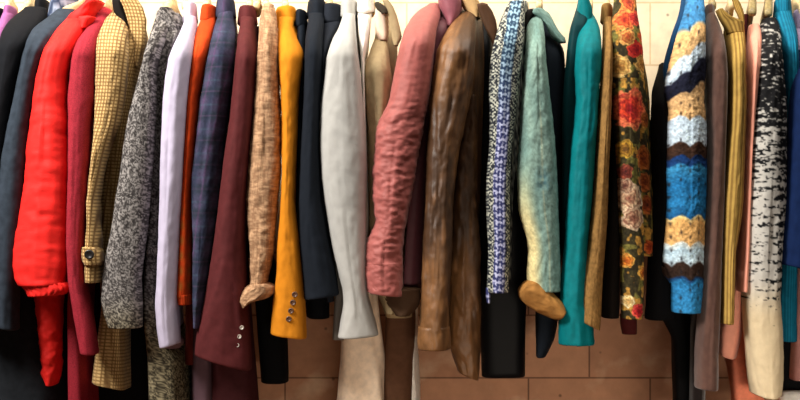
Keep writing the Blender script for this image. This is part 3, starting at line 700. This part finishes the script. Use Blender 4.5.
# olive cord + dark
g, m, p, k = garment('corduroy_jacket', 'olive brown corduroy jacket between the teal jacket and floral coat', 'jacket', None, colf=pat_olive,
    S=[(18, 603.5, 612), (40, 603, 611.5), (60, 602, 611), (80, 600.8, 611), (100, 598.5, 610.5), (125, 597, 610), (150, 595.5, 608.5), (200, 592.3, 607), (250, 587, 603.5), (275, 582.5, 602), (300, 580, 600.5), (324, 578.5, 599)],
    collar=(601, 613, 6, 22), hang=607, hanglabel='pale hanger behind the olive corduroy collar', skw=dict(tilt=5, nt=100, step=1.2), d=-0.005,
    B=[(18, 604, 613), (100, 602, 613), (200, 600, 612), (290, 590, 602), (318, 584, 598)])
g, m, p, k = garment('coat', 'very dark brown coat in shade between olive corduroy and floral', 'coat', (20, 15, 12),
    S=[(90, 611, 617), (150, 609, 618), (200, 607, 618), (250, 604, 619), (300, 601, 619), (316, 602, 618)], B=[(40, 610, 616), (100, 609, 618), (250, 605, 620), (310, 604, 620)], d=0.05, hang=612, kfix=0.1)

# floral
g, m, p, k = garment('floral_coat', 'orange floral tapestry coat with large rose on the sleeve', 'coat', None, colf=pat_floral,
    S=[(-4, 614.5, 634), (10, 613, 636), (30, 612, 639), (50, 611.5, 642), (75, 611.5, 643.5), (100, 612, 641.5), (125, 613, 640), (150, 615, 639), (175, 616.5, 640), (200, 618, 642), (225, 619, 643), (250, 620, 643.3), (300, 621, 643.3), (317, 622, 642)],
    B=[(-4, 616, 636), (30, 620, 640), (60, 626, 645), (75, 628, 647.5), (100, 630, 650.5), (150, 630, 653), (200, 634, 655.5), (240, 636, 657), (256, 637, 657.5)], hang=626, hanglabel='pale hanger inside the floral coat',
    skw=dict(nt=150, step=0.8, fold=0.003, ycol=0.1), bkw=dict(nt=150, step=1.0), mottle=0.08, yfront=0.03)
piece('hem', [(314, 620, 637), (324, 620, 637), (333, 622, 637)], fabric('dark_red_lining', (70, 24, 24)), g, 0.12, 0.02)['label'] = 'dark red underside of the hem'

# black coat left of crochet
g, m, p, k = garment('coat', 'black coat between the floral coat and the striped crochet cardigan', 'coat', (9, 9, 11),
    S=[(64, 660, 664), (76, 657, 667), (90, 653, 669), (120, 651, 671), (200, 653, 672), (260, 648, 674), (318, 645, 676)], B=[(66, 661, 668), (120, 654, 672), (300, 650, 688), (340, 672, 692), (425, 674, 694)], d=0.06, hang=672, kfix=0.25)

# crochet
g, m, p, k = garment('crochet_cardigan', 'striped crochet cardigan in blue, peach, white and dark brown bands', 'cardigan', None, colf=pat_crochet,
    S=[(-3, 687, 703), (10, 684.5, 704), (20, 681.5, 704.5), (30, 678.5, 704.5), (50, 673.5, 704.8), (65, 670, 705), (80, 666.5, 704.5), (92, 665, 703), (100, 668, 703), (110, 670, 704), (125, 668.5, 705.5), (150, 668, 706), (175, 667, 706), (200, 668, 705.5), (225, 666.5, 704.5), (250, 664, 703.5), (262, 663, 703), (274, 668, 702.5), (285, 671.5, 702), (311, 672, 699.5)],
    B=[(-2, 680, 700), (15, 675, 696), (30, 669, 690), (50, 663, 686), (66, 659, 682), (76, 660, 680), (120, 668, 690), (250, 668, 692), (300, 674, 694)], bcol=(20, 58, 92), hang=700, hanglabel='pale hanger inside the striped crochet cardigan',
    skw=dict(nt=170, step=0.8, wrinkle=0.0018, fold=0.004, wx_=0.3, wy_=0.3, ry=0.055), mottle=0.08, weave=300, bump=0.35, yfront=0.03, bsh=30)
piece('cuff', [(266, 660.5, 668), (272, 661, 671), (277, 664, 673), (282, 669, 674)], m, g, 0.02, 0.02, colf=pat_crochet)

# taupe suede
g, m, p, k = garment('coat', 'long taupe brown suede coat between striped crochet and ribbed cardigan', 'coat', None, colf=pat_suede,
    S=[(14, 707, 713.5), (20, 706.5, 716.5), (30, 706.5, 720), (40, 707, 722.5), (60, 707.5, 725.5), (75, 708, 726.3), (100, 708.5, 725.5), (150, 708.5, 723.5), (200, 706.5, 722), (250, 703.5, 720.5), (300, 699.5, 719.2), (350, 695.5, 717.3), (387, 695, 717)],
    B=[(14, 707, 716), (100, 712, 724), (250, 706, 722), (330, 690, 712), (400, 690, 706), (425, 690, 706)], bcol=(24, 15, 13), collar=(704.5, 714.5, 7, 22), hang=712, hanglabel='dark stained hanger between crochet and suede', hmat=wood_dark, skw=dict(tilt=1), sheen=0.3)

# ribbed olive cardigan
g, m, p, k = garment('cardigan', 'olive gold ribbed knit cardigan with wide open neck on a pale hanger', 'cardigan', None, colf=pat_ribknit,
    S=[(22, 722.5, 743), (30, 727, 743.5), (50, 728.5, 743.8), (75, 729, 744), (100, 729, 745), (125, 728, 744), (150, 726, 743), (200, 722.5, 741.5), (225, 721.5, 738.5), (250, 721, 733.5), (275, 720.5, 732.5), (300, 720.3, 732), (322, 720.3, 731.5)],
    B=[(22, 724, 743), (100, 731, 744), (200, 726, 740), (300, 722, 731)], hang=731, hanglabel='pale broad hanger with the ribbed cardigan', skw=dict(nt=130, step=1.5, fold=0.003), d=-0.01)
piece('collar', [(10, 717, 721), (13, 717.5, 724), (17, 719, 729), (22, 721, 743), (27, 724, 743.5), (33, 727, 743.5)], m, g, 0.06, 0.03, colf=pat_ribknit, nt=100, step=0.8)
piece('neck_edge', [(-2, 732, 736), (4, 733, 740), (10, 735, 742.5), (16, 738, 743.5), (24, 740, 744)], m, g, 0.07, 0.012, colf=pat_ribknit, nt=80, step=0.8)

# maroon behind
g, m, p, k = garment('dress', 'dark maroon dress in the gap between ribbed cardigan and salmon shirt', 'dress', (62, 18, 20),
    B=[(14, 742, 749), (40, 742, 748.5), (100, 742, 748), (240, 738, 746), (300, 733, 742), (330, 732, 742)], d=0.03, hang=748, kfix=0.22)

# salmon
g, m, p, k = garment('shirt', 'salmon pink shirt with flared lower edge beside the black and cream knit', 'shirt', (240, 164, 140),
    S=[(25, 750, 757.5), (30, 748.5, 759.5), (40, 748, 759.8), (60, 746.8, 758), (80, 746, 755.5), (100, 745.5, 753.5), (125, 744.8, 750.5), (150, 743.3, 749), (200, 741.5, 747.5), (250, 740, 746), (290, 737, 744)],
    B=[(26, 750, 760), (80, 748, 758), (150, 744, 752), (240, 738, 748), (285, 733.5, 744), (310, 725, 743.5), (330, 718.5, 742), (345, 718, 738.5), (358, 718, 735)], hang=753, hkw=dict(half=0.105, fall=0.046, th=0.0095), hanglabel='olive stained hanger rising above the salmon shirt', hmat=wood_dark, sheen=0.1, mottle=0.05, ycol=0.1, bkw=dict(tilt=3), hdrop=-0.006, yfront=0.01)
g, m, p, k = garment('dress', 'coral dress hem hanging below the salmon shirt', 'dress', (238, 138, 106),
    B=[(40, 752, 760), (200, 746, 756), (330, 732, 750), (360, 730.5, 748), (400, 733, 766), (425, 734, 772)], d=0.055, hang=757, kfix=0.2)

# black and cream knit
g, m, p, k = garment('knit_coat', 'long knit coat fading from speckled black to plain cream', 'coat', None, colf=pat_fadeknit,
    S=[(19, 763, 774), (24, 761, 777), (32, 760, 778.5), (45, 759, 779.3), (60, 757.5, 780), (80, 756, 782), (100, 753.5, 784), (125, 750, 785.3), (150, 747.5, 785.3), (200, 745.3, 784), (250, 743.5, 780.5), (300, 743, 779), (330, 744, 781), (355, 746, 781.5), (378, 748.3, 781), (392, 751, 779.5)],
    B=[(20, 764, 778), (60, 764, 780), (150, 756, 780), (300, 752, 776), (380, 756, 776)], hang=769, hkw=dict(half=0.105, fall=0.046, th=0.0095), hanglabel='olive stained hanger rising above the black and cream knit', hmat=wood_dark, skw=dict(nt=150, step=0.9, arc=3, fold=0.005, ry=0.06), mottle=0.05, hdrop=-0.004, d=-0.01)

# right end
g, m, p, k = garment('jacket', 'teal blue corduroy jacket near the right end, overlapped by navy sleeve', 'jacket', None, colf=pat_tealcord,
    S=[(10, 776, 789), (20, 776, 792), (30, 778, 794.5), (40, 781, 795.5), (60, 783, 796), (80, 784, 796), (100, 785, 796.5), (150, 786.3, 797), (200, 785, 796), (262, 778.5, 795), (300, 776.3, 794.5), (339, 776, 794.5)],
    collar=(774, 791, 0, 20), hang=782, hanglabel='pale hanger behind the teal blue collar', skw=dict(nt=120, step=1.4), d=0.02, hem=322)
g, m, p, k = garment('jacket', 'navy blue jacket at the right edge with slanted short sleeve', 'jacket', (16, 36, 78),
    S=[(44, 797, 812), (55, 795.5, 816), (80, 793, 818), (100, 790.5, 818), (150, 788, 818), (200, 785.5, 818), (235, 782, 817), (267, 779.5, 816)],
    collar=(795, 812, 30, 48), ccol=(18, 66, 104), hang=803, skw=dict(tilt=4, ry=0.045), d=-0.03, hem=240, kfix=0.15)
g, m, p, k = garment('shirt', 'lavender shirt collar at the top right corner behind navy', 'shirt', (206, 184, 218),
    S=[(22, 796, 808), (40, 796, 812), (80, 800, 816), (200, 802, 818), (250, 802, 818)], collar=(794.5, 808, 10, 30), hang=797, hkw=dict(half=0.105, fall=0.046, th=0.0095), hanglabel='pale hanger at the right edge above the lavender collar', d=0.05, kfix=0.1)
g, m, p, k = garment('dress', 'mauve pink dress hem at the right edge below the navy jacket', 'dress', (186, 132, 126),
    B=[(60, 806, 818), (200, 802, 818), (270, 796, 818), (340, 793, 816), (381, 792, 816)], d=0.04, hang=812, kfix=0.15)
g, m, p, k = garment('trousers', 'black trousers with white hem in the bottom right corner', 'trousers', (9, 9, 11),
    B=[(120, 796, 806), (260, 782, 806), (340, 780, 812), (393, 779, 814)], d=0.09, hang=800, kfix=0.1)
piece('hem', [(392, 782, 812), (398, 779, 814), (412, 778, 816)], fabric('white_hem', (226, 222, 216)), g, 0.12, 0.03)['label'] = 'white hem'

# ================= lower middle, behind the grey and pink sleeves
g, m, p, k = garment('dress', 'cream satin dress whose skirt shows below the light grey coat', 'dress', (246, 220, 192),
    B=[(60, 364, 370), (200, 352, 372), (300, 344, 376), (335, 341, 381), (360, 339, 384), (400, 334, 386), (430, 330, 388)], d=0.05, hang=366, kfix=0.0, bkw=dict(fold=0.012), rough=0.5, sheen=0)
g, m, p, k = garment('dress', 'long dark brown dress hanging below the pink jacket cuff', 'dress', (92, 62, 44),
    B=[(100, 400, 412), (250, 388, 412), (320, 384, 414), (360, 383, 412), (400, 381, 411), (430, 380, 411)], d=0.07, hang=410, kfix=0.1)
g, m, p, k = garment('dress', 'white dress seen as a thin bright strip beside the long brown dress', 'dress', (240, 232, 222),
    B=[(100, 416, 424), (300, 409, 416), (340, 409, 415.5), (380, 406.5, 417), (400, 404, 419), (430, 402, 421)], d=0.1, hang=422, kfix=0.1)

g, m, p, k = garment('coat', 'long black coat deep behind the checked coat and grey tweed hems', 'coat', (9, 9, 11),  # black sheet added to keep the gaps between hems dark
    B=[(60, 136, 142), (200, 116, 140), (300, 80, 150), (380, 44, 152), (430, 40, 153)], d=0.13, hang=146, kfix=0.1, bkw=dict(back=0.32))


# ------------------------------------------------------------------ setting
def structure(o):
    o['kind'] = 'structure'; return o
def quad(name, vs, mat):
    return structure(link_mesh(name, vs, [(0, 1, 2, 3)], mat, smooth=False))

def wall_material():
    m = bpy.data.materials.new('whitewashed_block_wall'); m.use_nodes = True
    nt = m.node_tree; N = nt.nodes; L = nt.links; b = N['Principled BSDF']; b.inputs['Roughness'].default_value = 0.9
    tc = N.new('ShaderNodeTexCoord')
    sep = N.new('ShaderNodeSeparateXYZ'); L.new(tc.outputs['Object'], sep.inputs[0])
    cmb = N.new('ShaderNodeCombineXYZ'); L.new(sep.outputs['X'], cmb.inputs['X']); L.new(sep.outputs['Z'], cmb.inputs['Y'])
    mp = N.new('ShaderNodeMapping'); mp.inputs['Location'].default_value = (-0.02, 0.016, 0); L.new(cmb.outputs[0], mp.inputs[0])
    br = N.new('ShaderNodeTexBrick')
    br.inputs['Scale'].default_value = 1.0; br.inputs['Brick Width'].default_value = 0.36; br.inputs['Row Height'].default_value = 0.185
    br.inputs['Mortar Size'].default_value = 0.0035; br.inputs['Mortar Smooth'].default_value = 0.6
    br.inputs['Color1'].default_value = (*lin((168, 122, 92)), 1); br.inputs['Color2'].default_value = (*lin((154, 110, 82)), 1)
    br.inputs['Mortar'].default_value = (*lin((104, 70, 50)), 1)
    L.new(mp.outputs[0], br.inputs['Vector'])
    br2 = N.new('ShaderNodeTexBrick')
    for k in ('Scale', 'Brick Width', 'Row Height', 'Mortar Size', 'Mortar Smooth'):
        br2.inputs[k].default_value = br.inputs[k].default_value
    br2.inputs['Color1'].default_value = (*lin((246, 226, 194)), 1); br2.inputs['Color2'].default_value = (*lin((240, 218, 184)), 1)
    br2.inputs['Mortar'].default_value = (*lin((222, 192, 150)), 1)
    L.new(mp.outputs[0], br2.inputs['Vector'])
    # limewash on the upper wall, worn to bare block lower down
    ns = N.new('ShaderNodeTexNoise'); ns.inputs['Scale'].default_value = 7; ns.inputs['Detail'].default_value = 6
    L.new(tc.outputs['Object'], ns.inputs['Vector'])
    ad = N.new('ShaderNodeMath'); ad.operation = 'MULTIPLY_ADD'; ad.inputs[1].default_value = 0.55
    L.new(ns.outputs['Fac'], ad.inputs[0]); L.new(sep.outputs['Z'], ad.inputs[2])
    mr = N.new('ShaderNodeMapRange'); mr.inputs['From Min'].default_value = 1.36; mr.inputs['From Max'].default_value = 1.56
    L.new(ad.outputs[0], mr.inputs['Value'])
    # patches of leftover wash below
    n3 = N.new('ShaderNodeTexNoise'); n3.inputs['Scale'].default_value = 5.5; n3.inputs['Detail'].default_value = 5
    L.new(tc.outputs['Object'], n3.inputs['Vector'])
    m3 = N.new('ShaderNodeMapRange'); m3.inputs['From Min'].default_value = 0.55; m3.inputs['From Max'].default_value = 0.75; m3.inputs['To Max'].default_value = 0.4
    L.new(n3.outputs['Fac'], m3.inputs['Value'])
    mxf = N.new('ShaderNodeMath'); mxf.operation = 'MAXIMUM'; L.new(mr.outputs[0], mxf.inputs[0]); L.new(m3.outputs[0], mxf.inputs[1])
    mx = N.new('ShaderNodeMix'); mx.data_type = 'RGBA'
    L.new(mxf.outputs[0], mx.inputs['Factor']); L.new(br.outputs['Color'], mx.inputs[6]); L.new(br2.outputs['Color'], mx.inputs[7])
    # small pits
    vo = N.new('ShaderNodeTexVoronoi'); vo.inputs['Scale'].default_value = 16; L.new(tc.outputs['Object'], vo.inputs['Vector'])
    pr = N.new('ShaderNodeMapRange'); pr.inputs['From Min'].default_value = 0.05; pr.inputs['From Max'].default_value = 0.10
    pr.inputs['To Min'].default_value = 0.45; L.new(vo.outputs['Distance'], pr.inputs['Value'])
    n4 = N.new('ShaderNodeTexNoise'); n4.inputs['Scale'].default_value = 30; n4.inputs['Detail'].default_value = 6; L.new(tc.outputs['Object'], n4.inputs['Vector'])
    m4 = N.new('ShaderNodeMapRange'); m4.inputs['From Min'].default_value = 0.3; m4.inputs['From Max'].default_value = 0.7
    m4.inputs['To Min'].default_value = 0.86; m4.inputs['To Max'].default_value = 1.06; L.new(n4.outputs['Fac'], m4.inputs['Value'])
    mm = N.new('ShaderNodeMath'); mm.operation = 'MULTIPLY'; L.new(pr.outputs[0], mm.inputs[0]); L.new(m4.outputs[0], mm.inputs[1])
    mu = N.new('ShaderNodeMix'); mu.data_type = 'RGBA'; mu.blend_type = 'MULTIPLY'; mu.inputs['Factor'].default_value = 1
    L.new(mx.outputs[2], mu.inputs[6]); L.new(mm.outputs[0], mu.inputs[7])
    L.new(mu.outputs[2], b.inputs['Base Color'])
    bp = N.new('ShaderNodeBump'); bp.inputs['Strength'].default_value = 0.4; bp.inputs['Distance'].default_value = 0.004
    L.new(mm.outputs[0], bp.inputs['Height']); L.new(bp.outputs[0], b.inputs['Normal'])
    return m

WALL_Y = 0.55
def box(name, a, b, mat, parent=None):
    x0, y0, z0 = a; x1, y1, z1 = b
    v = [(x0, y0, z0), (x1, y0, z0), (x1, y1, z0), (x0, y1, z0), (x0, y0, z1), (x1, y0, z1), (x1, y1, z1), (x0, y1, z1)]
    f = [(0, 3, 2, 1), (4, 5, 6, 7), (0, 1, 5, 4), (1, 2, 6, 5), (2, 3, 7, 6), (3, 0, 4, 7)]
    return link_mesh(name, v, f, mat, parent, smooth=False)
structure(box('wall_back', (-3.0, WALL_Y, 0), (3.0, WALL_Y + 0.2, 3.0), wall_material()))
structure(box('floor', (-3.0, -4.5, -0.1), (3.0, WALL_Y, 0.0), wood_mat('brown_floorboards', (96, 66, 44), (120, 84, 56))))

rl = empty('clothes_rail', (0, RAIL_Y, RAIL_Z), 'long steel clothes rail along the wall carrying every hanger', 'clothes rail')
tube_mesh('rail_tube', [(-1.7, RAIL_Y, RAIL_Z), (1.7, RAIL_Y, RAIL_Z)], 0.0125, steel, rl, nt=20)
for bx in (-1.6, 1.6):
    tube_mesh('bracket', [(bx, RAIL_Y, RAIL_Z), (bx, RAIL_Y + 0.1, RAIL_Z + 0.0), (bx, WALL_Y, RAIL_Z + 0.0)], 0.011, steel, rl, nt=14)

# ------------------------------------------------------------------ light
def area(name, loc, target, size, power, col, sy=None):
    l = bpy.data.lights.new(name, 'AREA'); l.energy = power; l.color = col; l.shape = 'RECTANGLE'
    l.size = size; l.size_y = sy or size
    o = bpy.data.objects.new(name, l); COL.objects.link(o); o.location = loc
    dvec = Vector(target) - Vector(loc); o.rotation_euler = dvec.to_track_quat('-Z', 'Y').to_euler()
    return o
area('shop_ceiling_light', (-1.8, -1.25, 2.6), (0.2, 0.1, 1.45), 0.8, 100, (1.0, 0.96, 0.90), 0.9)
lo = area('low_fill_light', (0.7, -2.4, 0.75), (0.6, 0.5, 0.42), 1.7, 4.2, (1.0, 0.87, 0.72), 0.15)  # unseen warm strip light, added to lift the lower wall and hems
lo.data.spread = math.radians(44)
area('wall_wash_light', (0.0, -0.35, 2.75), (0, 0.5, 1.7), 2.8, 46, (1.0, 0.93, 0.82), 0.25)
w = bpy.data.worlds.new('shop_ambience'); sc.world = w; w.use_nodes = True
w.node_tree.nodes['Background'].inputs[0].default_value = (0.95, 0.97, 1.0, 1)
w.node_tree.nodes['Background'].inputs[1].default_value = 0.04

# ------------------------------------------------------------------ camera
cd = bpy.data.cameras.new('camera'); cam = bpy.data.objects.new('camera', cd); COL.objects.link(cam)
cam.location = (0, CAM_Y, CAM_Z); cam.rotation_euler = (PI / 2, 0, 0)
cd.sensor_width = 36; cd.lens = 36 * 3.0 / 2.0; cd.clip_start = 0.05
sc.camera = cam
vs = sc.view_settings
vs.view_transform = 'Standard'; vs.look = 'None'; vs.gamma = 1.0; vs.use_curve_mapping = False
vs.exposure = 0.0
